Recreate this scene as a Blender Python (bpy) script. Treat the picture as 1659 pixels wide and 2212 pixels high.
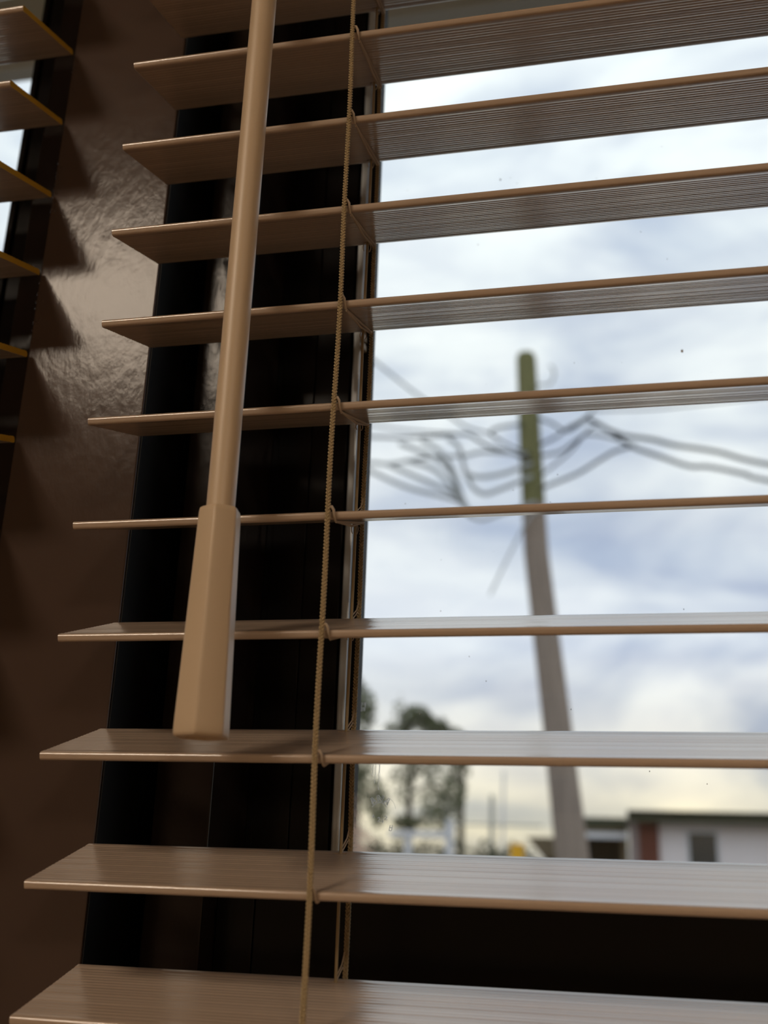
import bpy, bmesh, math, random
from mathutils import Vector, Matrix
random.seed(7)
R = math.radians
scene = bpy.context.scene
for o in list(bpy.data.objects):
    bpy.data.objects.remove(o)
COL = scene.collection

# ------------------------------------------------------------------ camera
EYE = Vector((0.20094, -0.34973, 1.55192))
RIGHT = Vector((0.976768, 0.211854, 0.032282))
DOWN = Vector((-0.037711, 0.318212, -0.947269))
FWD = Vector((-0.210955, 0.924045, 0.318808))
cam_d = bpy.data.cameras.new('camera')
cam = bpy.data.objects.new('camera', cam_d)
COL.objects.link(cam)
m = Matrix.Identity(4)
for i in range(3):
    m[i][0] = RIGHT[i]; m[i][1] = -DOWN[i]; m[i][2] = -FWD[i]; m[i][3] = EYE[i]
cam.matrix_world = m
cam_d.sensor_fit = 'HORIZONTAL'
cam_d.sensor_width = 36.0
cam_d.lens = 2294.4 / 1659 * 36.0
cam_d.clip_start = 0.01
cam_d.clip_end = 1000
cam_d.dof.use_dof = True
cam_d.dof.focus_distance = 0.42
cam_d.dof.aperture_fstop = 11.5
scene.camera = cam

# ------------------------------------------------------------------ light settings
SKY = 1.38            # sky strength
LAMP = 28.5          # radiance of the lit ceiling panels
vs = scene.view_settings
vs.view_transform = 'Standard'
vs.look = 'None'
vs.exposure = 0.0
vs.gamma = 1.0
vs.use_curve_mapping = False


def lin(r, g, b):
    def f(c):
        c /= 255.0
        return c / 12.92 if c <= 0.04045 else ((c + 0.055) / 1.055) ** 2.4
    return (f(r), f(g), f(b), 1.0)


def ramp(nt, stops):
    n = nt.nodes.new('ShaderNodeValToRGB')
    el = n.color_ramp.elements
    while len(el) < len(stops):
        el.new(0.5)
    for e, (p, c) in zip(el, stops):
        e.position = p
        e.color = c
    return n


def noise(nt, vec, scale, detail=4.0, rough=0.5, dist=0.0):
    n = nt.nodes.new('ShaderNodeTexNoise')
    n.inputs['Scale'].default_value = scale
    n.inputs['Detail'].default_value = detail
    n.inputs['Roughness'].default_value = rough
    n.inputs['Distortion'].default_value = dist
    if vec is not None:
        nt.links.new(vec, n.inputs['Vector'])
    return n


def mapping(nt, vec, scale=(1, 1, 1), loc=(0, 0, 0), rot=(0, 0, 0)):
    n = nt.nodes.new('ShaderNodeMapping')
    n.inputs['Scale'].default_value = scale
    n.inputs['Location'].default_value = loc
    n.inputs['Rotation'].default_value = rot
    nt.links.new(vec, n.inputs['Vector'])
    return n


def mixc(nt, fac, a, b, mode='MIX'):
    n = nt.nodes.new('ShaderNodeMix')
    n.data_type = 'RGBA'
    n.blend_type = mode
    for s, v in ((n.inputs[0], fac), (n.inputs[6], a), (n.inputs[7], b)):
        if hasattr(v, 'node'):
            nt.links.new(v, s)
        else:
            s.default_value = v
    return n.outputs[2]


# ------------------------------------------------------------------ world: overcast, broken cloud, warm towards the horizon
world = bpy.data.worlds.new('sky')
scene.world = world
world.use_nodes = True
nt = world.node_tree
nt.nodes.clear()
tc = nt.nodes.new('ShaderNodeTexCoord')
sep = nt.nodes.new('ShaderNodeSeparateXYZ')
nt.links.new(tc.outputs['Generated'], sep.inputs[0])
base = ramp(nt, [(0.0, lin(170, 165, 158)), (0.04, lin(250, 234, 200)), (0.11, lin(238, 232, 222)), (0.20, lin(222, 226, 234)),
                 (0.32, lin(226, 229, 233)), (0.46, lin(228, 232, 236)), (0.60, lin(238, 243, 246)), (1.0, lin(248, 251, 253))])
nt.links.new(sep.outputs['Z'], base.inputs[0])
mp = mapping(nt, tc.outputs['Generated'], scale=(1.0, 1.0, 2.3), loc=(0.35, 0.1, 0.2))
n1 = noise(nt, mp.outputs[0], 4.6, 6.0, 0.48, 0.6)
cl = ramp(nt, [(0.34, lin(180, 190, 210)), (0.46, lin(218, 222, 229)), (0.57, lin(242, 243, 243)), (0.74, lin(255, 254, 250))])
nt.links.new(n1.outputs['Fac'], cl.inputs[0])
n2 = noise(nt, mapping(nt, tc.outputs['Generated'], scale=(1, 1, 3.2), loc=(3.1, 0.4, 1.2)).outputs[0], 9.0, 5.0, 0.55, 0.3)
cl2 = ramp(nt, [(0.35, (0.90, 0.91, 0.95, 1)), (0.6, (1.05, 1.05, 1.04, 1))])
nt.links.new(n2.outputs['Fac'], cl2.inputs[0])
c1 = mixc(nt, 1.0, base.outputs[0], cl.outputs[0], 'MULTIPLY')
c2 = mixc(nt, 1.0, c1, cl2.outputs[0], 'MULTIPLY')
bg = nt.nodes.new('ShaderNodeBackground')
bg.inputs['Strength'].default_value = SKY
nt.links.new(c2, bg.inputs['Color'])
wo = nt.nodes.new('ShaderNodeOutputWorld')
nt.links.new(bg.outputs[0], wo.inputs['Surface'])


# ------------------------------------------------------------------ materials
def mat(name, color, rough=0.5, spec=0.5, metal=0.0, var=None, bump=None, coords='Object'):
    """color: sRGB triple; var=(scale vector, noise scale, dark mult, light mult); bump=(scale vector, noise scale, strength, distance)"""
    M = bpy.data.materials.new(name)
    M.use_nodes = True
    t = M.node_tree
    b = t.nodes['Principled BSDF']
    b.inputs['Base Color'].default_value = lin(*color)
    b.inputs['Roughness'].default_value = rough
    b.inputs['Specular IOR Level'].default_value = spec
    b.inputs['Metallic'].default_value = metal
    tcn = t.nodes.new('ShaderNodeTexCoord')
    if var:
        sc, ns, lo, hi = var
        nn = noise(t, mapping(t, tcn.outputs[coords], scale=sc).outputs[0], ns, 5.0, 0.6)
        r = ramp(t, [(0.3, (lo, lo, lo, 1)), (0.7, (hi, hi, hi, 1))])
        t.links.new(nn.outputs['Fac'], r.inputs[0])
        t.links.new(mixc(t, 1.0, lin(*color), r.outputs[0], 'MULTIPLY'), b.inputs['Base Color'])
    if bump:
        sc, ns, st, di = bump
        nn = noise(t, mapping(t, tcn.outputs[coords], scale=sc).outputs[0], ns, 4.0, 0.55)
        bp = t.nodes.new('ShaderNodeBump')
        bp.inputs['Strength'].default_value = st
        bp.inputs['Distance'].default_value = di
        t.links.new(nn.outputs['Fac'], bp.inputs['Height'])
        t.links.new(bp.outputs[0], b.inputs['Normal'])
    return M


M_SLAT = mat('faux_wood_slat', (173, 152, 133), 0.30, 0.3, var=((1.2, 55, 55), 6.0, 0.88, 1.06),
             bump=((0.7, 60, 60), 7.0, 0.12, 0.0003))
M_SLAT.node_tree.nodes['Principled BSDF'].inputs['Coat Weight'].default_value = 1.0
M_SLAT.node_tree.nodes['Principled BSDF'].inputs['Coat IOR'].default_value = 1.7
M_SLAT.node_tree.nodes['Principled BSDF'].inputs['Coat Roughness'].default_value = 0.14
M_SLAT_END = mat('slat_end_glow', (176, 136, 40), 0.6, 0.2)  # ochre stands in for light glowing through the slat ends
M_WAND = mat('wand_plastic', (190, 168, 140), 0.42, 0.5, bump=((1, 1, 1), 900.0, 0.05, 0.0002))
M_CORD = mat('woven_cord', (160, 141, 108), 0.75, 0.2)
M_STRING = mat('ladder_string', (178, 160, 140), 0.7, 0.2)
M_POST = mat('brown_gloss_paint', (69, 55, 47), 0.17, 0.16, var=((1, 1, 1), 18.0, 0.93, 1.04),
             bump=((1.0, 1.0, 0.55), 230.0, 0.14, 0.0010))
M_FRAME = mat('black_aluminium', (15, 13, 13), 0.20, 0.16, bump=((1, 1, 0.05), 120.0, 0.06, 0.0005))
M_JAMB = mat('dark_bronze_paint', (34, 27, 23), 0.17, 0.16, bump=((1.0, 1.0, 0.55), 230.0, 0.14, 0.0010))
M_GASKET = mat('black_rubber', (10, 9, 9), 0.6, 0.2)
M_BEAD = mat('silver_bead', (176, 181, 184), 0.30, 0.5, metal=0.5)
M_CLIP = mat('bronze_clip', (150, 130, 100), 0.4, 0.5, metal=0.3)
M_WALL = mat('room_wall_paint', (182, 170, 152), 0.8, 0.2, bump=((1, 1, 1), 200.0, 0.1, 0.001))
M_CEIL = mat('ceiling_paint', (225, 220, 210), 0.9, 0.1)
M_FLOOR = mat('floor_wood', (132, 114, 94), 0.5, 0.3, var=((1, 8, 1), 4.0, 0.8, 1.1))
M_SOFFIT = mat('soffit_paint', (214, 200, 172), 0.7, 0.2, var=((0.2, 2, 1), 6.0, 0.93, 1.03))
M_TRIMW = mat('soffit_lip', (235, 232, 225), 0.6, 0.2)
M_EXTW = mat('facade_render', (205, 195, 180), 0.85, 0.1)
M_POLE = mat('weathered_pole', (158, 144, 133), 0.9, 0.1, var=((14, 14, 0.5), 3.0, 0.75, 1.12))
M_MOSS = mat('mossy_pole', (128, 127, 90), 0.95, 0.1, var=((10, 10, 1.0), 3.0, 0.75, 1.15))
M_CABLE = mat('cable_sheath', (62, 66, 66), 0.6, 0.3)
M_CABLE2 = mat('grey_cable_sheath', (176, 180, 182), 0.6, 0.3)
M_WHITEWALL = mat('white_render', (250, 241, 241), 0.85, 0.2, var=((1, 1, 1), 1.2, 0.95, 1.02))
M_BRICK = mat('red_brick', (116, 72, 62), 0.9, 0.1, var=((3, 3, 12), 2.0, 0.75, 1.1))
M_PIER = mat('grey_pier', (150, 136, 134), 0.9, 0.1)
M_FASCIA = mat('dark_green_fascia', (58, 64, 46), 0.6, 0.3)
M_BROWNW = mat('brown_cladding', (122, 108, 86), 0.8, 0.1)
M_DARK = mat('dark_carport', (52, 50, 44), 0.9, 0.1)
M_GLASSD = mat('dark_window_glass', (48, 52, 54), 0.15, 0.5)
M_WHITE = mat('white_painted_wood', (226, 226, 230), 0.7, 0.2)
M_LEAF = mat('foliage', (122, 127, 98), 0.8, 0.15, var=((1, 1, 1), 2.5, 0.6, 1.25))
M_LEAFD = mat('hedge_leaves', (96, 104, 84), 0.85, 0.1, var=((1, 1, 1), 2.5, 0.6, 1.2))
M_BARK = mat('bark', (110, 104, 92), 0.9, 0.1)
M_YEL = mat('yellow_plastic', (240, 180, 40), 0.5, 0.3)
M_ROOF = mat('brown_roof', (118, 106, 86), 0.85, 0.1)
M_GROUND = mat('asphalt_ground', (70, 68, 64), 0.95, 0.1, var=((1, 1, 1), 0.4, 0.85, 1.1))
M_POSTD = mat('thin_grey_post', (186, 186, 178), 0.7, 0.2)


def emit(name, color, strength):
    M = bpy.data.materials.new(name)
    M.use_nodes = True
    t = M.node_tree
    b = t.nodes['Principled BSDF']
    b.inputs['Base Color'].default_value = lin(*color)
    b.inputs['Emission Color'].default_value = lin(*color)
    b.inputs['Emission Strength'].default_value = strength
    return M


M_LAMP = emit('lit_diffuser', (255, 234, 209), LAMP)


def glass_mat():
    M = bpy.data.materials.new('clear_pane')
    M.use_nodes = True
    t = M.node_tree
    t.nodes.clear()
    tr = t.nodes.new('ShaderNodeBsdfTransparent')
    tr.inputs[0].default_value = (0.96, 0.975, 0.97, 1)
    gl = t.nodes.new('ShaderNodeBsdfGlossy')
    gl.inputs['Roughness'].default_value = 0.02
    lw = t.nodes.new('ShaderNodeLayerWeight')      # Schlick reflectance of each face of the pane
    pw = t.nodes.new('ShaderNodeMath')
    pw.operation = 'POWER'
    pw.inputs[1].default_value = 5.0
    lw.inputs[0].default_value = 0.5
    t.links.new(lw.outputs['Facing'], pw.inputs[0])
    fr = t.nodes.new('ShaderNodeMath')
    fr.operation = 'MULTIPLY_ADD'
    fr.inputs[1].default_value = 0.97
    fr.inputs[2].default_value = 0.03
    t.links.new(pw.outputs[0], fr.inputs[0])
    mx = t.nodes.new('ShaderNodeMixShader')
    t.links.new(fr.outputs[0], mx.inputs[0])
    t.links.new(tr.outputs[0], mx.inputs[1])
    t.links.new(gl.outputs[0], mx.inputs[2])
    o = t.nodes.new('ShaderNodeOutputMaterial')
    t.links.new(mx.outputs[0], o.inputs[0])
    return M


M_PANE = glass_mat()


def film_mat(name, color, lo, hi, scale, amount, edge=True):
    """dirt film: a thin diffuse/translucent layer broken up by noise"""
    M = bpy.data.materials.new(name)
    M.use_nodes = True
    t = M.node_tree
    t.nodes.clear()
    tcn = t.nodes.new('ShaderNodeTexCoord')
    nn = noise(t, tcn.outputs['Object'], scale, 6.0, 0.65, 0.8)
    r = ramp(t, [(lo, (0, 0, 0, 1)), (hi, (amount, amount, amount, 1))])
    t.links.new(nn.outputs['Fac'], r.inputs[0])
    fac = r.outputs[0]
    if edge:      # the residue thins out to its rim
        sp = t.nodes.new('ShaderNodeVertexColor')
        sp.layer_name = 'cover'
        mul = t.nodes.new('ShaderNodeMath')
        mul.operation = 'MULTIPLY'
        t.links.new(fac, mul.inputs[0])
        t.links.new(sp.outputs[0], mul.inputs[1])
        fac = mul.outputs[0]
    tr = t.nodes.new('ShaderNodeBsdfTransparent')
    tl = t.nodes.new('ShaderNodeBsdfTranslucent')
    tl.inputs[0].default_value = lin(*color)
    mx = t.nodes.new('ShaderNodeMixShader')
    t.links.new(fac, mx.inputs[0])
    t.links.new(tr.outputs[0], mx.inputs[1])
    t.links.new(tl.outputs[0], mx.inputs[2])
    o = t.nodes.new('ShaderNodeOutputMaterial')
    t.links.new(mx.outputs[0], o.inputs[0])
    return M


M_FILM = film_mat('sticker_residue', (255, 218, 194), 0.12, 0.45, 420.0, 0.97)
M_ETCH = film_mat('etched_mark', (255, 255, 255), 0.0, 0.05, 50.0, 1.0, edge=False)
M_SPECK = mat('dirt_speck', (90, 88, 80), 0.9, 0.1)
M_SPECKL = mat('pale_speck', (240, 240, 236), 0.9, 0.1)


# ------------------------------------------------------------------ mesh helpers
class MB:
    def __init__(self):
        self.v = []
        self.f = []
        self.mi = []
        self.sm = []

    def add(self, vs_, fs, mi=0, smooth=False):
        o = len(self.v)
        self.v += [tuple(x) for x in vs_]
        for f in fs:
            self.f.append(tuple(i + o for i in f))
            self.mi.append(mi)
            self.sm.append(smooth)

    def box(self, a, b, mi=0, bev=0.0):
        x0, x1 = sorted((a[0], b[0])); y0, y1 = sorted((a[1], b[1])); z0, z1 = sorted((a[2], b[2]))
        if bev <= 0:
            vs_ = [(x, y, z) for z in (z0, z1) for y in (y0, y1) for x in (x0, x1)]
            self.add(vs_, [(0, 2, 3, 1), (4, 5, 7, 6), (0, 1, 5, 4), (2, 6, 7, 3), (0, 4, 6, 2), (1, 3, 7, 5)], mi)
            return
        bm = bmesh.new()
        bmesh.ops.create_cube(bm, size=1.0)
        for v in bm.verts:
            v.co = Vector(((x0 + x1) / 2 + v.co.x * (x1 - x0), (y0 + y1) / 2 + v.co.y * (y1 - y0), (z0 + z1) / 2 + v.co.z * (z1 - z0)))
        bmesh.ops.bevel(bm, geom=list(bm.edges), offset=bev, segments=2, profile=0.6, affect='EDGES')
        bm.verts.index_update()
        self.add([v.co[:] for v in bm.verts], [[v.index for v in f.verts] for f in bm.faces], mi)
        bm.free()

    def tube(self, pts, r, n=8, mi=0, caps=True):
        pts = [Vector(p) for p in pts]
        rs = r if isinstance(r, (list, tuple)) else [r] * len(pts)
        vs_, fs = [], []
        ref = Vector((0.3, 0.9, 0.1)).normalized()
        prev = None
        for i, p in enumerate(pts):
            t = (pts[min(i + 1, len(pts) - 1)] - pts[max(i - 1, 0)])
            if t.length < 1e-9:
                t = Vector((0, 0, 1))
            t.normalize()
            if prev is None:
                a = t.cross(ref)
                if a.length < 1e-3:
                    a = t.cross(Vector((1, 0, 0)))
                a.normalize()
            else:
                a = (prev - t * prev.dot(t))
                a.normalize()
            prev = a
            b = t.cross(a)
            for k in range(n):
                an = 2 * math.pi * k / n
                vs_.append(p + (a * math.cos(an) + b * math.sin(an)) * rs[i])
        for i in range(len(pts) - 1):
            for k in range(n):
                k2 = (k + 1) % n
                fs.append((i * n + k, i * n + k2, (i + 1) * n + k2, (i + 1) * n + k))
        self.add(vs_, fs, mi, True)
        if caps:
            o = len(pts) - 1
            self.add([vs_[k] for k in range(n)], [tuple(reversed(range(n)))], mi)
            self.add([vs_[o * n + k] for k in range(n)], [tuple(range(n))], mi)

    def loft(self, rings, mi=0, smooth=True, caps=True):
        n = len(rings[0])
        vs_ = [p for r in rings for p in r]
        fs = []
        for i in range(len(rings) - 1):
            for k in range(n):
                k2 = (k + 1) % n
                fs.append((i * n + k, i * n + k2, (i + 1) * n + k2, (i + 1) * n + k))
        self.add(vs_, fs, mi, smooth)
        if caps:
            self.add(rings[0], [tuple(reversed(range(n)))], mi)
            self.add(rings[-1], [tuple(range(n))], mi)

    def mesh(self, name, mats):
        me = bpy.data.meshes.new(name)
        me.from_pydata(self.v, [], self.f)
        for M in (mats if isinstance(mats, (list, tuple)) else [mats]):
            me.materials.append(M)
        me.polygons.foreach_set('material_index', self.mi)
        me.polygons.foreach_set('use_smooth', self.sm)
        me.update()
        return me

    def build(self, name, mats, parent=None, loc=None):
        o = bpy.data.objects.new(name, self.mesh(name, mats))
        COL.objects.link(o)
        if loc is not None:
            o.location = loc
        if parent:
            o.parent = parent
        return o


def empty(name, loc=(0, 0, 0)):
    o = bpy.data.objects.new(name, None)
    o.empty_display_size = 0.05
    o.location = loc
    COL.objects.link(o)
    return o


def tag(o, label=None, cat=None, group=None, kind=None):
    if label: o['label'] = label
    if cat: o['category'] = cat
    if group: o['group'] = group
    if kind: o['kind'] = kind
    return o


def struct(name, mb, M, label=None, parent=None):
    o = mb.build(name, M, parent)
    if parent is None:
        o['kind'] = 'structure'
        if label: o['label'] = label
    return o


def boxes(*bs):
    mb = MB()
    for b in bs:
        mb.box(*b)
    return mb


# ------------------------------------------------------------------ levels
Z0 = 1.93             # height of slat 0's front edge
PITCH = 0.043
SW = 0.0471           # slat width
ST = 0.0030           # slat thickness
TILT = 0.29932        # slats tilted, room edge down
POST_Y = 0.0470       # face of the brown mullion
JA_Y = 0.0800         # face of the jambs
FR_Y = 0.0950         # face of the rails
SA_Y = 0.1250         # face of the sash
GL_Y = 0.1350         # pane
W_TOP, W_BOT = 2.30, 1.33
GL_TOP, GL_BOT = 2.22, 1.546
FLOOR, CEIL = 0.35, 2.93
RW = 1.40             # window width
PL = -0.0612          # post left edge
XR, XL, YB = 2.6, -2.7, -4.2

# ------------------------------------------------------------------ the room
struct('floor', boxes(((XL - .1, YB - .1, FLOOR - .1), (XR + .1, .25, FLOOR))), M_FLOOR, 'brown floor of the room behind the viewer')
struct('ceiling', boxes(((XL - .1, YB - .1, CEIL), (XR + .1, .25, CEIL + .1))), M_CEIL, 'pale ceiling of the room above the blinds')
struct('wall_left', boxes(((XL - .1, YB, FLOOR), (XL, .06, CEIL))), M_WALL, 'beige side wall left of the windows')
struct('wall_right', boxes(((XR, YB, FLOOR), (XR + .1, .06, CEIL))), M_WALL, 'beige side wall right of the windows')
struct('wall_back', boxes(((XL - .1, YB - .1, FLOOR), (XR + .1, YB, CEIL))), M_WALL, 'beige wall behind the viewer')
WL, WR = PL - .0008 - RW, RW
struct('wall_front', boxes(((XL - .1, .06, FLOOR), (XR + .1, .22, W_BOT)), ((XL - .1, .06, W_TOP), (XR + .1, .22, CEIL)),
                           ((XL - .1, .06, W_BOT), (WL, .22, W_TOP)), ((WR, .06, W_BOT), (XR + .1, .22, W_TOP))), M_WALL, 'window wall around the two blinds')

# brown mullion between the windows: bevelled, lumps of old paint on its left edge
mb = MB()
mb.box((PL, POST_Y, W_BOT), (-0.0004, 0.16, W_TOP), bev=0.0007)
post = struct('trim_1', mb, M_POST, 'glossy brown painted mullion between the two blinds')
mb = MB()
for i in range(70):
    zc = random.choice([1.87, 1.865, 1.86, 1.80, 1.795, 1.93]) + random.uniform(-.011, .011)
    x = PL + abs(random.gauss(0, .0016))
    r = random.uniform(.00025, .0008)
    bm = bmesh.new()
    bmesh.ops.create_icosphere(bm, subdivisions=1, radius=r)
    mb.add([(v.co.x * random.uniform(.6, 1) + x, v.co.y * .5 + POST_Y, v.co.z * 1.3 + zc) for v in bm.verts], [[v.index for v in f.verts] for f in bm.faces], 0, True)
    bm.free()
lump = mb.build('paint_blobs', M_POST, post)
lump['kind'] = 'stuff'


# ------------------------------------------------------------------ windows
def make_window(name, mirror, label):
    """built from the mullion (X = 0) outwards; mirror=True for the left-hand one"""
    root = empty(name, ((WL + PL) / 2 if mirror else RW / 2, .13, W_BOT))
    root['kind'] = 'structure'
    root['label'] = label
    fx = (lambda x: PL - 0.0002 - x) if mirror else (lambda x: x)

    def part(nm, bs, M, par=None, bev=0.0):
        q = MB()
        for a, b in bs:
            a2 = (fx(a[0]), a[1], a[2]); b2 = (fx(b[0]), b[1], b[2])
            q.box(a2, b2, bev=bev)
        o = q.build(nm, M)
        o.parent = par or root
        o.matrix_parent_inverse = (par or root).matrix_basis.inverted() if par is None else Matrix.Identity(4)
        return o
    B, T = W_BOT, W_TOP
    E = RW
    part('jamb_liner', [((-.0003, POST_Y + .001, B), (.0003, FR_Y + .004, T))], M_GASKET)
    part('jamb_liner', [((E - .0006, .06, B), (E, FR_Y + .004, T))], M_GASKET)
    # jamb: a narrow fillet, a groove, the broad face
    for s in (0, 1):
        g = (lambda x: x) if s == 0 else (lambda x: E - x)
        part('jamb_channel', [((g(.0006), FR_Y + .0040, B), (g(.0083), .16, T))], M_GASKET)
        part('jamb', [((g(.0083), JA_Y, B), (g(.0335), .16, T))], M_JAMB, bev=.0006)
        part('sash_stile', [((g(.0335), SA_Y, GL_BOT - .03), (g(.037), .15, GL_TOP + .03)), ((g(.037), SA_Y - .0012, GL_BOT - .03), (g(.054), .15, GL_TOP + .03)),
                            ((g(.054), SA_Y, GL_BOT - .03), (g(.0722), .15, GL_TOP + .03))], M_FRAME, bev=.0004)
        part('glazing_bead', [((g(.0738), SA_Y - .001, GL_BOT), (g(.0775), .14, GL_TOP))], M_FRAME if mirror else M_BEAD, bev=.0009)
        part('gasket', [((g(.0722), SA_Y + .003, GL_BOT), (g(.0738), .14, GL_TOP)), ((g(.0775), SA_Y + .004, GL_BOT), (g(.0812), .14, GL_TOP))], M_GASKET)
    part('head', [((.0337, FR_Y, GL_TOP + .03), (E - .0337, .16, T))], M_FRAME, bev=.0008)
    part('sash_rail', [((.0722, SA_Y, GL_TOP), (E - .0722, .15, GL_TOP + .03))], M_FRAME, bev=.0005)
    part('bottom_rail', [((.0337, FR_Y + .0006, 1.3305), (.0500, .16, GL_BOT - .002))], M_FRAME, bev=.0005)
    part('bottom_rail', [((.0505, FR_Y + .0002, 1.3305), (E - .0337, .16, GL_BOT - .002))], M_FRAME, bev=.0005)
    pane = part('glass_pane', [((.0775, GL_Y, GL_BOT - .002), (E - .0775, GL_Y + .0002, GL_TOP))], M_PANE)
    return root, pane


win1, pane1 = make_window('window_1', False, 'black framed window behind the right-hand blind')
win2, pane2 = make_window('window_2', True, 'black framed window behind the left-hand blind')
win1_inv = win1.matrix_basis.inverted()


def on_pane(mb, name, M, kind=None):
    o = mb.build(name, M)
    o.parent = pane1
    # pane1 carries the window's inverse, so its children are in world space already
    o.matrix_parent_inverse = Matrix.Identity(4)
    if kind: o['kind'] = kind
    return o


# small bronze clip on the sash behind the ladder
mb = MB()
mb.box((.0778, .1230, 1.8090), (.0797, .1285, 1.8125), bev=.0004)
mb.box((.0778, .1230, 1.8040), (.0797, .1285, 1.8072), bev=.0004)
o = mb.build('sash_clip', M_CLIP)
o.parent = win1
o.matrix_parent_inverse = win1_inv

# etched maker's mark near the lower corner (arched letters, ring, small code)
YM = GL_Y - .0004


def stroke(mb, pts, r=.00017):
    mb.tube([(x, YM, z) for x, z in pts], r, 5)


mb = MB()
cx, cz, rad = .0930, 1.5765, .0046


def glyph(strokes, ang, h, rr):
    for s in strokes:
        pts = []
        for u, v in s:
            a = R(90 - ang) - (u - .5) * h * .8 / rr
            q = rr + v * h
            pts.append((cx + q * math.cos(a), cz + q * math.sin(a)))
        stroke(mb, pts)


A_ = [[(0, 0), (.42, 1), (.58, 1), (1, 0), (.8, 0), (.5, .72), (.2, 0), (0, 0)], [(.3, .3), (.7, .3)]]
N_ = [[(0, 0), (0, 1), (.22, 1), (.78, .35), (.78, 1), (1, 1), (1, 0), (.78, 0), (.22, .65), (.22, 0), (0, 0)]]
glyph(A_, -34, .0026, rad)
glyph(N_, 2, .0026, rad)
glyph(A_, 38, .0026, rad)
stroke(mb, [(cx + (rad - .0006) * math.cos(R(a)), cz + (rad - .0006) * math.sin(R(a))) for a in range(30, 151, 8)], .00014)
stroke(mb, [(cx + .0075 * math.cos(R(a)), cz + .0075 * math.sin(R(a))) for a in range(10, 60, 8)], .00006)
D2 = [[(0, .8), (.3, 1), (.8, .9), (.9, .6), (0, 0), (1, 0)]]
D4 = [[(.7, 0), (.7, 1), (0, .35), (1, .35)]]


def flat(strokes, x, z, h, w, sh=.0):
    for s in strokes:
        stroke(mb, [(x + u * w + v * sh, z + v * h) for u, v in s], .00017)


flat([[(0, 0), (.5, 1), (1, .2), (.4, .5)]], .0898, 1.5738, .0014, .0010)
flat(D2, .0922, 1.5722, .0018, .0012)
flat(D4, .0938, 1.5716, .0019, .0013)
flat(D2, .0955, 1.5730, .0016, .0012)
flat([[(0, 0), (0, 1), (1, 1), (1, 0), (0, 0)], [(0, .55), (1, .55)]], .0976, 1.5685, .0022, .0011, .0004)
on_pane(mb, 'etched_mark', M_ETCH)
mb = MB()
flat([[(0, 0), (0, 1), (.3, 1), (.3, .7), (.75, .7), (.75, 1), (1, 1), (1, 0), (.7, 0), (.7, .4), (.3, .4), (.3, 0), (0, 0)]], .0826, 1.6215, .0040, .0018, .0003)
on_pane(mb, 'etched_letter', M_ETCH)

# residue film and runs in the lower left corner of the pane
bm = bmesh.new()
lay = bm.loops.layers.float_color.new('cover')
NX, NZ = 26, 40
grid = {}
for i in range(NX + 1):
    for k in range(NZ + 1):
        grid[i, k] = bm.verts.new((.0785 + .022 * i / NX, GL_Y - .0008, 1.5475 + .052 * k / NZ))


def cover(co):
    u = (co.x - .0785) / .022
    v = (co.z - 1.5475) / .052
    e = 1.08 - 1.3 * v - u + .10 * math.sin(v * 21) * (1 - v) + .06 * math.sin(v * 47 + u * 9)
    return max(0.0, min(1.0, e * 2.0)) * max(0, min(1, (1 - v) * 6))


for i in range(NX):
    for k in range(NZ):
        f = bm.faces.new((grid[i, k], grid[i + 1, k], grid[i + 1, k + 1], grid[i, k + 1]))
        for l in f.loops:
            c = cover(l.vert.co)
            l[lay] = (c, c, c, 1)
me = bpy.data.meshes.new('sticker_residue')
bm.to_mesh(me)
bm.free()
me.materials.append(M_FILM)
o = bpy.data.objects.new('sticker_residue', me)
COL.objects.link(o)
o.parent = pane1
mb = MB()
for i, (x, za, zb) in enumerate(((.0893, 1.606, 1.592), (.0905, 1.607, 1.589), (.0921, 1.608, 1.586), (.0926, 1.603, 1.590))):
    pts = []
    for k in range(14):
        t = k / 13
        pts.append((x + random.uniform(-.00025, .00025), YM, za + (zb - za) * t))
    mb.tube(pts, [random.uniform(.00005, .00016) for _ in pts], 5)
on_pane(mb, 'dried_run_marks', M_ETCH, 'stuff')
mb, mb2 = MB(), MB()
for i in range(60):
    q = mb if i % 2 else mb2
    x, z, r = random.uniform(.083, .26), random.uniform(1.55, 2.0), random.uniform(.00008, .00022)
    if i == 1: x, z, r = .1483, 1.9054, .0004
    if i == 2: x, z, r = .2366, 1.7960, .0006
    pts = [(x + math.cos(a) * r, YM, z + math.sin(a) * r * 1.5) for a in [k * math.pi / 4 for k in range(8)]]
    q.loft([pts, [(p[0], p[1] - .0001, p[2]) for p in pts]], smooth=False)
on_pane(mb, 'dirt_specks', M_SPECK, 'stuff')
on_pane(mb2, 'pale_specks', M_SPECKL, 'stuff')

# ------------------------------------------------------------------ blinds
LEN = RW - .01
LAD = [.1012, .70, LEN - .1012]       # ladder positions along a slat


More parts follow.
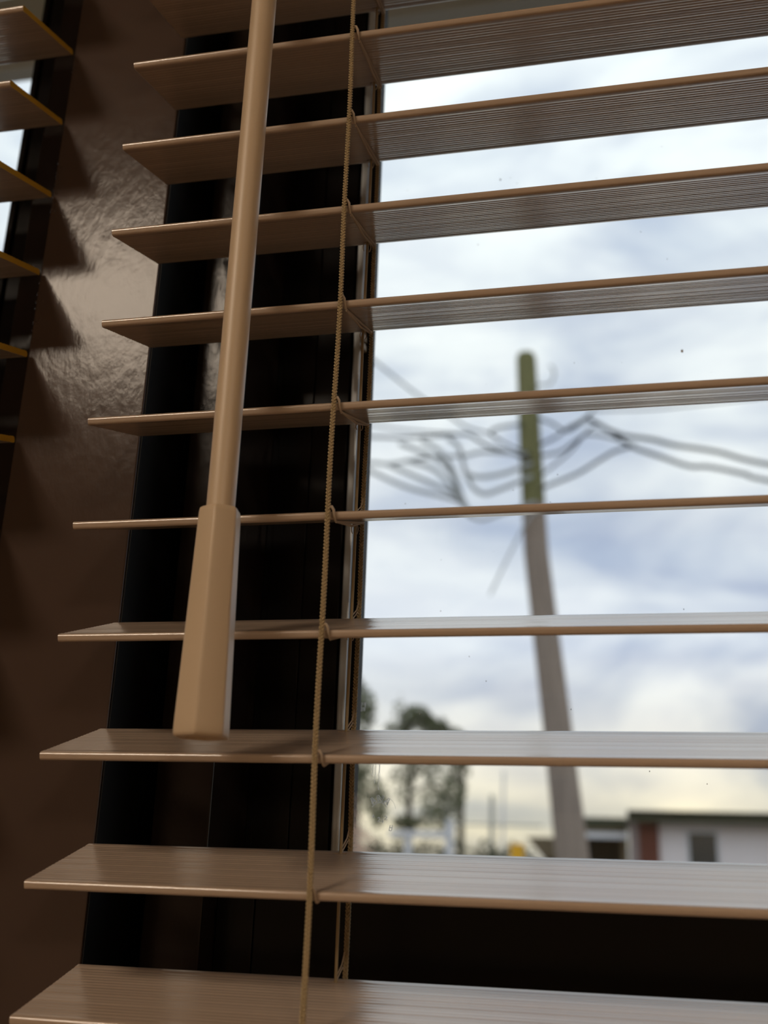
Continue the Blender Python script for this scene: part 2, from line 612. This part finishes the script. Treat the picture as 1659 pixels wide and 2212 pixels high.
def slat_mesh(name, length, lads):
    """local: X along the slat, u (Y) = depth from the room edge, Z = thickness; fine embossed ribs on both faces"""
    rnd = random.Random(3)
    nr = 18
    u0, u1 = .0034, SW - .0034
    top = []
    for i in range(nr):
        a = rnd.uniform(.00008, .00018)
        ua = u0 + (u1 - u0) * i / nr
        ub = u0 + (u1 - u0) * (i + 1) / nr
        for k in range(5):
            t = k / 5
            top.append((ua + (ub - ua) * t, -a * math.sin(math.pi * t) ** 0.8 if k else 0.0))
    top.append((u1, 0.0))
    h = ST / 2
    rc = .0011        # edge radius
    arc = [(rc * (1 - math.sin(R(a))), h - rc + rc * math.cos(R(a))) for a in (0, 18, 36, 54, 72, 90)]
    front = arc + [(u, -v) for u, v in reversed(arc)]
    back = [(SW - u, v) for u, v in front]
    hu0, hu1 = SW - .0046, SW - .0024     # rout slot for the lift cord, near the rear edge
    T = [(u, h + d) for u, d in top]
    Bt = [(u, -h - d) for u, d in top]
    # profile loop: front (bottom to top), top, back, bottom
    prof = list(reversed(front)) + T + back + list(reversed(Bt))
    n = len(prof)
    xs = [0.0]
    slots = []
    for l in lads:
        xs += [l - .0032, l + .0014]
    xs.append(length)
    q = MB()
    vs_ = [(x, u, v) for x in xs for u, v in prof]
    slot_cols = {1 + 2 * i for i in range(len(lads))}
    nf = len(front)
    it = [nf + i for i, (u, v) in enumerate(T) if hu0 <= u <= hu1]
    ib = [nf + len(T) + len(back) + i for i, (u, v) in enumerate(reversed(Bt)) if hu0 <= u <= hu1]
    fs = []
    for c in range(len(xs) - 1):
        for k in range(n):
            k2 = (k + 1) % n
            if c in slot_cols and ((k in it and k2 in it) or (k in ib and k2 in ib)):
                continue
            fs.append((c * n + k, c * n + k2, (c + 1) * n + k2, (c + 1) * n + k))
    q.add(vs_, fs, 0, True)
    for c in slot_cols:      # walls of the slot
        t0, t1, b1, b0 = it[0], it[-1], ib[0], ib[-1]
        for (p, r_, s, w) in ((c * n + t0, (c + 1) * n + t0, (c + 1) * n + b0, c * n + b0), ((c + 1) * n + t1, c * n + t1, c * n + b1, (c + 1) * n + b1),
                              (c * n + t1, c * n + t0, c * n + b0, c * n + b1), ((c + 1) * n + t0, (c + 1) * n + t1, (c + 1) * n + b1, (c + 1) * n + b0)):
            q.add([vs_[i] for i in (p, r_, s, w)], [(0, 1, 2, 3)], 0)
    q.add([vs_[k] for k in range(n)], [tuple(range(n))], 1)
    q.add([vs_[(len(xs) - 1) * n + k] for k in range(n)], [tuple(reversed(range(n)))], 1)
    return q.mesh(name, [M_SLAT, M_SLAT_END])


def braid_mesh(name, length, r=.00040, wx=.00068, wy=.00044, period=.0039):
    """three-strand braid hanging down from local z = 0"""
    q = MB()
    steps = int(length / period * 12)
    for s in range(3):
        ph = 2 * math.pi * s / 3
        pts = []
        for i in range(steps + 1):
            z = -length * i / steps
            t = 2 * math.pi * (-z) / period + ph
            sag = .0003 * math.sin(z * 23) + .0002 * math.sin(z * 61 + 1)
            pts.append((wx * math.sin(t) + sag, wy * math.sin(2 * t), z))
        q.tube(pts, r, 6)
    return q.mesh(name, M_CORD)


def twist_tube(q, pts, r, rr, turns):
    """two fine strands twisted round a path"""
    P = [Vector(p) for p in pts]
    L = [0]
    for a, b in zip(P, P[1:]):
        L.append(L[-1] + (b - a).length)
    N = int(turns * 8)
    for s in range(2):
        out = []
        for i in range(N + 1):
            d = L[-1] * i / N
            k = max(j for j in range(len(L)) if L[j] <= d + 1e-12)
            k = min(k, len(P) - 2)
            f = (d - L[k]) / max(1e-9, L[k + 1] - L[k])
            c = P[k].lerp(P[k + 1], f)
            t = (P[k + 1] - P[k]).normalized()
            a = t.cross(Vector((1, 0, 0)))
            a = a.normalized() if a.length > 1e-3 else Vector((0, 1, 0))
            b = t.cross(a)
            an = 2 * math.pi * turns * i / N + math.pi * s
            out.append(c + (a * math.cos(an) + b * math.sin(an)) * rr)
        q.tube(out, r, 5)


ME_SLAT = slat_mesh('slat', LEN, LAD)
K0, K1 = -7, 13
CORD_TOP = 2.255
ME_BRAID = braid_mesh('ladder_cord', CORD_TOP - (Z0 - (K1 + 1) * PITCH))
ct, st_ = math.cos(TILT), math.sin(TILT)


def on_slat(u, v):       # point of the slat section in (y, z), relative to its front edge
    return (u * ct - v * st_, u * st_ + v * ct)


def rung_mesh():
    q = MB()
    f1 = on_slat(-.0006, ST / 2 + .0012)
    path = [(.0002, -.0022, .0028), (.0010, -.0020, .0027), (.0016, -.0013, .0016), (.0018, -.0010, -.0002)]
    y, z = on_slat(.0004, -ST / 2 - .0005)
    path.append((.0018, y, z))
    q2 = []
    a, b, c, d = [Vector(p) for p in path[:4]]
    q.tube([path[0], path[1], path[2], path[3], path[4]], [.0005, .0006, .0006, .0005, .0004], 7)
    y0, z0 = on_slat(.0012, -ST / 2 - .0007)
    y1, z1 = on_slat(SW + .0010, -ST / 2 - .0004)
    twist_tube(q, [(.0019, y0, z0), (.0016, (y0 + y1) / 2, (z0 + z1) / 2 - .0001), (.0010, y1, z1)], .00030, .00030, 22)
    twist_tube(q, [(.0019, y0, z0), (.0010, (y0 + y1) / 2 + .004, (z0 + z1) / 2 - .0002), (.0002, y1, z1)], .00024, .00026, 22)
    return q.mesh('ladder_rung', M_STRING)


ME_RUNG = rung_mesh()


def loop_mesh(rnd):
    """thread from the rear cord through the slot, and the loose loop below it"""
    q = MB()
    ys, zs = on_slat(SW - .0034, ST / 2)
    yb, zb = on_slat(SW - .0034, -ST / 2)
    q.tube([(.0, .0484, zs + .0095), (-.0006, .0470, zs + .005), (-.0012, ys + .0008, zs + .0015), (-.0012, ys, zs - .0005)], .00026, 6)
    q.tube([(.0002, .0484, zs + .0035), (-.0003, .0472, zs + .0042), (-.0008, .046, zs + .0026), (-.0010, ys + .0003, zs)], .00026, 6)
    w = rnd.uniform(.0009, .0016)
    d = rnd.uniform(.0032, .0055)
    for s in (-1, 1):
        pts = []
        for i in range(12):
            t = i / 11
            pts.append((-.0012 + s * (w * math.sin(math.pi * t * .85) + .0002), yb - .0010 + .0006 * s * t, zb - .0003 - d * t + rnd.uniform(-.0001, .0001)))
        q.tube(pts, .00020, 5)
    return q.mesh('ladder_loop', M_STRING)


FITS = {0: (-.0009, .00033, 0), 1: (.00005, .00034, -.0119), 2: (-.0001, 0, -.0009), 3: (.0001, .0001, -.0034), 4: (.00095, .0001, -.0061), 5: (.0005, 0, -.0030),
        6: (0, -.0001, .0048), 7: (-.0001, -.0005, .0164), 8: (-.0011, 0, .0080), 9: (-.0005, -.0002, -.0016), 10: (.0007, .0007, -.0159)}


def make_blind(name, x0, mirror, label):
    root = empty(name, (x0 + (-LEN / 2 if mirror else LEN / 2), .022, Z0 - (K1 + 1.2) * PITCH))
    inv = root.matrix_basis.inverted()

    def put(o):
        o.parent = root
        o.matrix_parent_inverse = inv
        return o

    def new(nm, me, loc, rx=0.0, sx=1):
        o = bpy.data.objects.new(nm, me)
        COL.objects.link(o)
        o.location = loc
        o.rotation_euler = (rx, 0, 0)
        if sx < 0:
            o.rotation_euler = (rx, 0, 0)
        return put(o)
    rnd = random.Random(11 if mirror else 5)
    xs = x0 - LEN if mirror else x0
    for k in range(K0, K1 + 1):
        dx, dz, dt = FITS.get(k, (rnd.uniform(-.0006, .0006), rnd.uniform(-.0003, .0003), rnd.uniform(-.006, .006))) if not mirror else \
            (rnd.uniform(-.0005, .0005), rnd.uniform(-.0002, .0002), rnd.uniform(-.004, .004))
        new('slat', ME_SLAT, (xs + dx, 0, Z0 - k * PITCH + dz), TILT + dt)
    lads = [xs + l for l in LAD]
    for l in lads:
        new('ladder_cord', ME_BRAID, (l, -.0024, CORD_TOP))
        new('ladder_cord', ME_BRAID, (l + .0002, .0486, CORD_TOP + .0017))
        q = MB()
        q.tube([(l - .0012 + .0002 * math.sin(i * 1.7), on_slat(SW - .0035, 0)[0] + .0002 * math.cos(i * 2.3), CORD_TOP + .01 - i * .05) for i in range(20)], .00060, 8)
        put(q.build('lift_cord', M_CORD))
        for k in range(K0, K1 + 1):
            new('ladder_rung', ME_RUNG, (l, 0, Z0 - k * PITCH))
            if abs(l - x0) < .2:
                q = loop_mesh(rnd)
                new('ladder_loop', q, (l, 0, Z0 - k * PITCH))
    q = MB()
    q.box((xs, -.004, CORD_TOP - .004), (xs + LEN, .052, CORD_TOP + .045), bev=.002)
    put(q.build('headrail', M_SLAT))
    q = MB()
    zb = Z0 - (K1 + 1) * PITCH
    q.box((xs, -.004, zb - .010), (xs + LEN, .050, zb + .006), bev=.003)
    put(q.build('bottom_rail', M_SLAT))
    tag(root, label, 'blind', 'beige slatted blinds over the windows')
    return root, put


blind1, put1 = make_blind('window_blind', 0.0, False, 'large beige slatted blind with tilt wand, in front of the utility pole view')
blind2, put2 = make_blind('window_blind', -0.0606, True, 'narrow visible end of beige blind left of the brown mullion')

# tilt wand of the right-hand blind: hexagonal rod and a thicker flared grip
WX, WY = .0672, -.0200


def hexring(rad, z, rot, cx_=WX, cy_=WY, round_=.16):
    pts = []
    for k in range(6):
        a0, a1, a2 = (rot + R(60) * (k + d) for d in (-1, 0, 1))
        p0, p1, p2 = (Vector((math.cos(a), math.sin(a))) for a in (a0, a1, a2))
        for t in (0, .33, .67, 1):
            s = p1.lerp(p0, round_ * (1 - t)).lerp(p1.lerp(p2, round_ * t), t)
            pts.append((cx_ + s.x * rad, cy_ + s.y * rad, z))
    return pts


ROT = R(-82)
q = MB()
q.tube([(WX, WY, z) for z in (2.235, 1.95, 1.80, 1.66)], [.0051, .0051, .0050, .0050], 32)
wand = put1(q.build('tilt_wand', M_WAND))
q = MB()
zt, zb_ = 1.6690, 1.5905
prof = [(.0066, zt), (.0074, zt - .0006), (.0077, zt - .0022), (.0082, zt - .022), (.0089, zt - .048), (.0096, zb_ + .004), (.0096, zb_ + .0012), (.0092, zb_), (.0078, zb_ - .0001), (.0070, zb_ + .001)]
q.loft([hexring(r_, z, ROT, WX, WY, .10) for r_, z in prof])
grip = q.build('wand_grip', M_WAND)
grip.parent = wand
q = MB()
q.tube([(WX, WY, 2.236), (WX, WY + .002, 2.25), (WX, WY + .010, 2.262), (WX, -.003, 2.268)], .0016, 8)
hook = q.build('wand_hook', M_BEAD)
hook.parent = wand

# ------------------------------------------------------------------ ceiling light of the room, and an added fill panel
def ceiling_light(x, y, sx, sy, label):
    root = empty('ceiling_light', (x, y, CEIL))
    inv = root.matrix_basis.inverted()
    q = MB()
    t = .03
    for a, b in (((x - sx / 2 - t, y - sy / 2 - t), (x + sx / 2 + t, y - sy / 2)), ((x - sx / 2 - t, y + sy / 2), (x + sx / 2 + t, y + sy / 2 + t)),
                 ((x - sx / 2 - t, y - sy / 2), (x - sx / 2, y + sy / 2)), ((x + sx / 2, y - sy / 2), (x + sx / 2 + t, y + sy / 2))):
        q.box((a[0], a[1], CEIL - .035), (b[0], b[1], CEIL))
    o = q.build('frame', M_WHITE); o.parent = root; o.matrix_parent_inverse = inv
    q = MB()
    q.box((x - sx / 2, y - sy / 2, CEIL - .03), (x + sx / 2, y + sy / 2, CEIL - .022))
    o = q.build('diffuser', M_LAMP); o.parent = root; o.matrix_parent_inverse = inv
    return tag(root, label, 'light', 'square ceiling lights of the room')


ceiling_light(-1.00, -1.78, .62, .66, 'square ceiling light in the room left of the viewer')

ceiling_light(1.75, -3.10, .62, .66, 'added unseen fill light panel on the ceiling at the rear right')  # unseen fill panel, added to flatten the shading on wand and slats

# ------------------------------------------------------------------ outside: facade, soffit
struct('facade_lower', boxes(((-6, .22, -.1), (6, .24, W_BOT - .02))), M_EXTW, 'outer face of the wall below the windows')
SOF_D = .62           # reach of the eave beyond the eye-plane
LIP_Z = EYE.z + .966 * (SOF_D - EYE.y)
mb = MB()
mb.box((-6, .22, LIP_Z + .015), (6, SOF_D, LIP_Z + .04))
sof = struct('soffit', mb, M_SOFFIT, 'beige eave soffit above the windows outside')
mb = MB()
mb.box((-6, SOF_D - .012, LIP_Z), (6, SOF_D + .01, LIP_Z + .12), bev=.002)
lip = mb.build('soffit_lip', M_TRIMW, sof)
struct('facade_upper', boxes(((-6, .205, W_TOP + .02), (6, .222, LIP_Z + .3))), M_EXTW, 'outer face of the wall above the windows')
struct('ground', boxes(((-90, .24, -.2), (90, 160, 0))), M_GROUND, 'grey paved ground outside the windows')

# ------------------------------------------------------------------ utility pole with its tangle of wires
PB = Vector((-.098, 9.6, 0.0))
PT = Vector((-.622, 9.6, 6.65))
pole = empty('utility_pole', PB)
pinv = pole.matrix_basis.inverted()


def child(q, nm, M, par, inv):
    o = q.build(nm, M)
    o.parent = par
    o.matrix_parent_inverse = inv
    return o


AX = [(-.098, 0), (-.27, 1.71), (-.40, 3.1), (-.54, 4.48), (-.585, 5.55), (-.622, 6.65)]


def pole_x(z):
    for (xa, za), (xb, zb) in zip(AX, AX[1:]):
        if z <= zb:
            return xa + (xb - xa) * (z - za) / (zb - za)
    return AX[-1][0]


def rings(z0, z1, n, grow=0.0):
    out = []
    for i in range(n + 1):
        z = z0 + (z1 - z0) * i / n
        r = .158 - (.158 - .100) * z / 6.65 + grow + .022 * max(0.0, (2.3 - z) / 2.3)
        out.append([(pole_x(z) + r * math.cos(a) * (1 + .02 * math.sin(3 * a + z)), 9.6 + r * math.sin(a), z) for a in [k * math.pi / 12 for k in range(24)]])
    return out


q = MB()
q.loft(rings(0, 5.0, 10))
child(q, 'pole_shaft', M_POLE, pole, pinv)
q = MB()
rr = rings(5.0, 6.6, 5)
rr.append([(pole_x(6.65) + .082 * math.cos(a), 9.6 + .082 * math.sin(a), 6.65) for a in [k * math.pi / 12 for k in range(24)]])
q.loft(rr)
o = child(q, 'pole_top', M_MOSS, pole, pinv)
o['label'] = 'mossy green top of the pole'


def smooth(pts, n=6):
    P = [Vector(p) for p in pts]
    P = [P[0] * 2 - P[1]] + P + [P[-1] * 2 - P[-2]]
    out = []
    for i in range(1, len(P) - 2):
        for k in range(n):
            t = k / n
            a, b, c, d = P[i - 1:i + 3]
            out.append(.5 * ((2 * b) + (c - a) * t + (2 * a - 5 * b + 4 * c - d) * t * t + (3 * b - a - 3 * c + d) * t ** 3))
    out.append(P[-2])
    return out


YW = 9.44
DROPS = [
    ([(-.48, 5.11), (-.14, 5.24), (.08, 5.37), (.24, 5.46), (.43, 5.51)], .017, 0),
    ([(-.49, 5.44), (-.29, 5.47), (-.14, 5.57), (-.03, 5.64), (.16, 5.61), (.32, 5.55)], .014, 0),
    ([(-.51, 5.87), (-.36, 5.80), (-.22, 5.71), (-.02, 5.82)], .014, 0),
    ([(-.47, 5.25), (-.2, 5.47), (.03, 5.73), (.19, 5.69), (.32, 5.63)], .012, 0),
    ([(-.49, 5.55), (-.31, 5.64), (-.22, 5.71), (-.04, 5.81), (.06, 5.91)], .014, 0),
    ([(-.65, 5.81), (-.77, 5.80), (-.91, 5.78), (-.97, 5.73), (-.89, 5.65)], .015, 0),
    ([(-2.0, 5.43), (-1.72, 5.29), (-1.30, 5.07), (-1.20, 4.89)], .022, 1),
    ([(-1.82, 5.46), (-1.52, 5.34), (-1.26, 5.04), (-1.18, 4.87)], .022, 1),
    ([(-1.90, 5.67), (-1.58, 5.52), (-1.38, 5.34), (-1.25, 5.03), (-1.17, 4.86)], .022, 1),
    ([(-1.67, 5.68), (-1.48, 5.55), (-1.34, 5.33), (-1.24, 5.03), (-1.15, 4.85)], .022, 1),
    ([(-1.39, 5.68), (-1.28, 5.57), (-1.22, 5.33), (-1.14, 5.15), (-1.03, 5.07), (-.87, 5.11), (-.56, 5.23)], .022, 1),
    ([(-1.24, 5.33), (-1.10, 5.27), (-.86, 5.29), (-.56, 5.38)], .022, 1),
    ([(-1.21, 4.89), (-1.15, 4.84), (-1.04, 4.81), (-.88, 4.86), (-.53, 4.97)], .016, 1),
    ([(-.52, 4.87), (-.61, 4.78), (-.80, 4.41), (-.97, 4.05)], .010, 1),
]
for i, (pts, r, g) in enumerate(DROPS):
    q = MB()
    q.tube(smooth([(x, YW - .03 * math.sin(i * 2.1), z) for x, z in pts]), r, 7)
    child(q, 'drop_wire', (M_CABLE, M_CABLE2)[g], pole, pinv)
q = MB()
q.tube(smooth([(-.52, 9.5, 6.25), (-.38, 9.46, 6.23), (-.33, 9.46, 6.32), (-.34, 9.46, 6.40), (-.37, 9.46, 6.43)]), .012, 7)
child(q, 'pole_hook', M_CABLE2, pole, pinv)
tag(pole, 'leaning weathered wooden utility pole tangled with wires, seen through the right-hand window', 'utility pole')
CABLES = [
    ('thick grey upper cable running right from the pole', [(-.02, 5.84), (.18, 5.70), (.32, 5.63), (.60, 5.57), (.80, 5.50), (1.19, 5.41), (1.64, 5.26), (3.2, 4.9), (7, 4.6)], .020, M_CABLE),
    ('dark lower cable sagging right from the pole', [(.24, 5.62), (.33, 5.56), (.43, 5.49), (.66, 5.39), (.92, 5.28), (1.11, 5.26), (1.43, 5.17), (1.62, 5.10), (3.2, 4.7), (7, 4.3)], .019, M_CABLE),
    ('thin wire running right above the other cables, under a slat', [(.06, 5.91), (.55, 5.89), (1.06, 5.91), (1.69, 5.95), (4, 6.1), (7, 6.4)], .009, M_CABLE),
    ('dark level cable running left from the pole', [(-.58, 5.42), (-.81, 5.52), (-.98, 5.58), (-1.10, 5.66), (-1.22, 5.73), (-1.53, 5.73), (-1.88, 5.73), (-2.23, 5.76), (-4, 5.9), (-8, 6.3)], .015, M_CABLE),
    ('thin wire rising left above the level cable', [(-1.22, 5.73), (-1.83, 5.81), (-2.37, 5.92), (-4, 6.2), (-8, 6.9)], .010, M_CABLE),
    ('steep wire climbing to the upper left from the pole', [(-.58, 5.48), (-.73, 5.55), (-.89, 5.65), (-.98, 5.72), (-1.20, 5.80), (-1.39, 5.94), (-1.74, 6.21), (-2.25, 6.67), (-2.41, 6.81), (-5, 9.2)], .011, M_CABLE),
    ('lower grey cable running level to the left from the pole', [(-.61, 5.48), (-1.03, 5.53), (-1.24, 5.50), (-1.62, 5.50), (-2.0, 5.45), (-2.35, 5.48), (-4, 5.5), (-8, 5.7)], .018, M_CABLE2),
    ('pale cable slanting down from the left into the bundle', [(-4, 6.1), (-2.35, 5.45), (-2.21, 5.39), (-1.81, 5.19), (-1.31, 5.03), (-1.21, 4.89)], .020, M_CABLE2),
]
for lab, pts, r, M in CABLES:
    q = MB()
    q.tube(smooth([(x, YW + .02, z) for x, z in pts]), r, 8)
    tag(q.build('overhead_cable', M), lab, 'cable', 'overhead cables')

# ------------------------------------------------------------------ white building with brick corner
BY = 22.0
bld = empty('white_building', (2.5, BY + 3, 0))
binv = bld.matrix_basis.inverted()
q = MB(); q.box((.83, BY, 0), (9, BY + 6, 2.62)); child(q, 'wall', M_WHITEWALL, bld, binv)
q = MB(); q.box((.44, BY - .06, 0), (.83, BY + 6, 2.62)); child(q, 'brick_corner', M_BRICK, bld, binv)
q = MB(); q.box((.28, BY - .10, 0), (.44, BY + 6, 2.62)); child(q, 'pier', M_PIER, bld, binv)
q = MB(); q.box((.24, BY - .45, 2.59), (9.4, BY - .40, 2.80)); q.box((.24, BY - .45, 2.70), (9.4, BY + 6.4, 2.80))
child(q, 'roof_fascia', M_FASCIA, bld, binv)
for wx0 in (1.39, 3.6, 5.8):
    q = MB()
    for a, b in (((wx0 - .05, 1.05), (wx0, 2.48)), ((wx0 + .52, 1.05), (wx0 + .57, 2.48)), ((wx0, 2.42), (wx0 + .52, 2.48)), ((wx0, 1.05), (wx0 + .52, 1.12)), ((wx0, 1.78), (wx0 + .52, 1.82))):
        q.box((a[0], BY - .04, a[1]), (b[0], BY + .02, b[1]))
    wf = child(q, 'window_frame', M_WHITE, bld, binv)
    q = MB(); q.box((wx0, BY - .012, 1.12), (wx0 + .52, BY + .01, 2.42))
    gp = q.build('pane', M_GLASSD); gp.parent = wf
tag(bld, 'white single-storey building with brick corner, dark fascia and dark window', 'building')

cp = empty('carport', (-.15, BY + 1.5, 0))
cinv = cp.matrix_basis.inverted()
q = MB(); q.box((-1.0, BY + .2, 2.48), (.23, BY + 3.5, 2.68)); child(q, 'roof_fascia', M_FASCIA, cp, cinv)
q = MB(); q.box((-.98, BY + .3, 2.38), (.23, BY + .4, 2.48)); child(q, 'fascia_board', M_BROWNW, cp, cinv)
q = MB(); q.box((-.98, BY + .1, 2.28), (.25, BY + .3, 2.39)); child(q, 'beam', M_WHITE, cp, cinv)
q = MB(); q.box((-.98, BY + 1.2, 0), (.23, BY + 1.4, 2.48)); child(q, 'rear_wall', M_DARK, cp, cinv)
q = MB(); q.box((-.98, BY + .15, 0), (-.83, BY + .3, 2.28)); child(q, 'post', M_WHITE, cp, cinv)
q = MB(); q.box((.10, BY + .3, 0), (.23, BY + 1.2, 2.28)); child(q, 'side_wall', M_BROWNW, cp, cinv)
tag(cp, 'dark open carport with white beam between the pole and brick corner', 'carport')

hs = empty('low_shed', (-1.3, BY + 2, 0))
hinv = hs.matrix_basis.inverted()
q = MB()
q.add([(-1.80, BY + .6, 2.28), (-1.03, BY + .6, 2.28), (-1.03, BY + 3, 2.28), (-1.80, BY + 3, 2.28), (-1.45, BY + .6, 1.88), (-1.03, BY + .6, 1.88), (-1.03, BY + 3, 1.88), (-1.45, BY + 3, 1.88)],
      [(0, 3, 2, 1), (4, 5, 6, 7), (0, 1, 5, 4), (1, 2, 6, 5), (2, 3, 7, 6), (3, 0, 4, 7)])
child(q, 'roof', M_ROOF, hs, hinv)
q = MB(); q.box((-1.45, BY + .8, 0), (-1.05, BY + 2.9, 1.88)); child(q, 'wall', M_BROWNW, hs, hinv)
tag(hs, 'low brown shed roof showing just left of the utility pole foot', 'shed')

yl = empty('yellow_sign', (-1.9, BY - .4, 0))
yinv = yl.matrix_basis.inverted()
q = MB(); q.box((-2.03, BY - .43, 1.72), (-1.76, BY - .40, 2.12), bev=.01); child(q, 'panel', M_YEL, yl, yinv)
q = MB(); q.box((-1.92, BY - .40, 0), (-1.87, BY - .36, 2.05)); child(q, 'post', M_POSTD, yl, yinv)
tag(yl, 'small yellow panel low beside the brown shed roof', 'sign')

for x0, x1, zt, w, M, nm, lab in ((-2.51, -2.47, 3.08, .055, M_POSTD, 'thin_post', 'thick short grey post left of the utility pole'),
                                  (-2.30, -2.23, 3.58, .03, M_WHITE, 'thin_post', 'tall thin pale post left of the utility pole'),):
    q = MB()
    q.tube([(x0, BY + .3, 0), (x1, BY + .3, zt)], [w, w * .8], 10)
    tag(q.build(nm, M), lab, 'post', 'thin posts in the yard')
fn = empty('white_pergola', (-3.8, BY - .2, 0))
finv = fn.matrix_basis.inverted()
q = MB(); q.box((-4.50, BY - .3, 2.19), (-3.20, BY - .1, 2.32), bev=.01); child(q, 'beam', M_WHITE, fn, finv)
for xa, xb, zt in ((-3.35, -3.19, 2.54), (-4.18, -4.04, 2.19)):
    q = MB(); q.box((xa, BY - .28, 0), (xb, BY - .12, zt), bev=.01); child(q, 'post', M_WHITE, fn, finv)
q = MB(); q.box((-3.19, BY - .22, 2.45), (-1.42, BY - .19, 2.49)); child(q, 'rail', M_POSTD, fn, finv)
tag(fn, 'white beam on two white posts under the tree', 'pergola')


def leaves(q, c, rad, n, size, rnd):
    for _ in range(n):
        d = Vector((rnd.gauss(0, 1), rnd.gauss(0, 1), rnd.gauss(0, 1))).normalized() * rnd.random() ** .4
        p = Vector(c) + Vector((d.x * rad[0], d.y * rad[1], d.z * rad[2]))
        a = Vector((rnd.gauss(0, 1), rnd.gauss(0, 1), rnd.gauss(0, 1))).normalized()
        b = a.cross(Vector((rnd.gauss(0, 1), rnd.gauss(0, 1), rnd.gauss(0, 1)))).normalized()
        s = size * rnd.uniform(.6, 1.3)
        q.add([p - a * s, p + b * s * .5, p + a * s, p - b * s * .5], [(0, 1, 2, 3)])


def tree(loc, trunk, branches, blobs, label, M=M_LEAF, seed=1, size=.06):
    rnd = random.Random(seed)
    root = empty('broadleaf_tree', loc)
    inv = root.matrix_basis.inverted()
    q = MB(); q.tube(smooth(trunk, 4), [.10 - .06 * i / (4 * (len(trunk) - 1)) for i in range(4 * (len(trunk) - 1) + 1)], 8)
    child(q, 'trunk', M_BARK, root, inv)
    for br in branches:
        q = MB(); q.tube(smooth(br, 4), .03, 6); child(q, 'branch', M_BARK, root, inv)
    q = MB()
    for c, rad, n in blobs:
        leaves(q, c, rad, n, size, rnd)
    o = child(q, 'foliage', M, root, inv)
    o['kind'] = 'stuff'
    return tag(root, label, 'tree', 'trees beyond the window')


TY = 22.6
tree((-4.25, TY, 0), [(-4.25, TY, 0), (-4.28, TY, 2.3), (-4.26, TY, 3.6), (-4.42, TY, 4.6)],
     [[(-4.26, TY, 3.4), (-4.0, TY, 4.0), (-3.7, TY, 4.5)], [(-4.27, TY, 3.1), (-3.8, TY, 3.3), (-3.4, TY, 3.0)]],
     [((-4.15, TY, 4.72), (.36, .3, .28), 480), ((-3.75, TY, 4.50), (.38, .3, .24), 400), ((-4.6, TY, 4.45), (.3, .3, .2), 130), ((-4.55, TY, 4.9), (.12, .2, .35), 50), ((-3.40, TY, 4.28), (.30, .25, .26), 320), ((-4.4, TY, 4.35), (.2, .2, .3), 160),
      ((-3.8, TY, 4.1), (.6, .4, .3), 340), ((-3.6, TY, 3.1), (.55, .3, .4), 330), ((-3.9, TY, 3.7), (.6, .3, .35), 300), ((-3.65, TY, 2.65), (.5, .3, .35), 300), ((-4.3, TY, 2.5), (.35, .3, .16), 300), ((-4.45, TY, 3.3), (.3, .3, .5), 170)],
     'rounded green tree with a slim trunk behind the white beam', seed=2)
tree((-3.2, TY + .4, 0), [(-3.2, TY + .4, 0), (-3.22, TY + .4, 2.2), (-3.2, TY + .4, 3.6), (-3.15, TY + .4, 4.0)], [],
     [((-3.25, TY + .4, 3.8), (.28, .3, .4), 240), ((-3.35, TY + .4, 3.2), (.3, .3, .5), 220)],
     'slender bare-stemmed tree rising behind the white post', seed=5)
tree((-5.3, TY - .6, 0), [(-5.3, TY - .6, 0), (-5.28, TY - .6, 2.6), (-5.26, TY - .6, 4.2)], [],
     [((-5.25, TY - .6, 4.75), (.36, .4, .55), 700), ((-5.25, TY - .6, 3.3), (.36, .35, .75), 650), ((-5.4, TY - .6, 5.3), (.2, .3, .25), 140), ((-4.80, TY - .6, 2.85), (.22, .25, .55), 420)],
     'tall dark green tree at the left edge of the right-hand pane', seed=9)
hd = empty('garden_hedge', (-3.4, BY + .6, 0))
hi = hd.matrix_basis.inverted()
rnd = random.Random(21)
q = MB()
for i in range(26):
    x = -5.6 + i * .155
    leaves(q, (x, BY + .02, 1.56 + .07 * math.sin(i * 1.7)), (.2, .14, .60), 170, .06, rnd)
o = child(q, 'foliage', M_LEAFD, hd, hi); o['kind'] = 'stuff'
q = MB(); q.tube([(-5.6, BY + .02, .02), (-3.6, BY + .02, .9), (-1.7, BY + .02, .9)], .05, 6); child(q, 'stem', M_BARK, hd, hi)
tag(hd, 'low dark green hedge along the bottom of the pane, under the white beam', 'hedge')
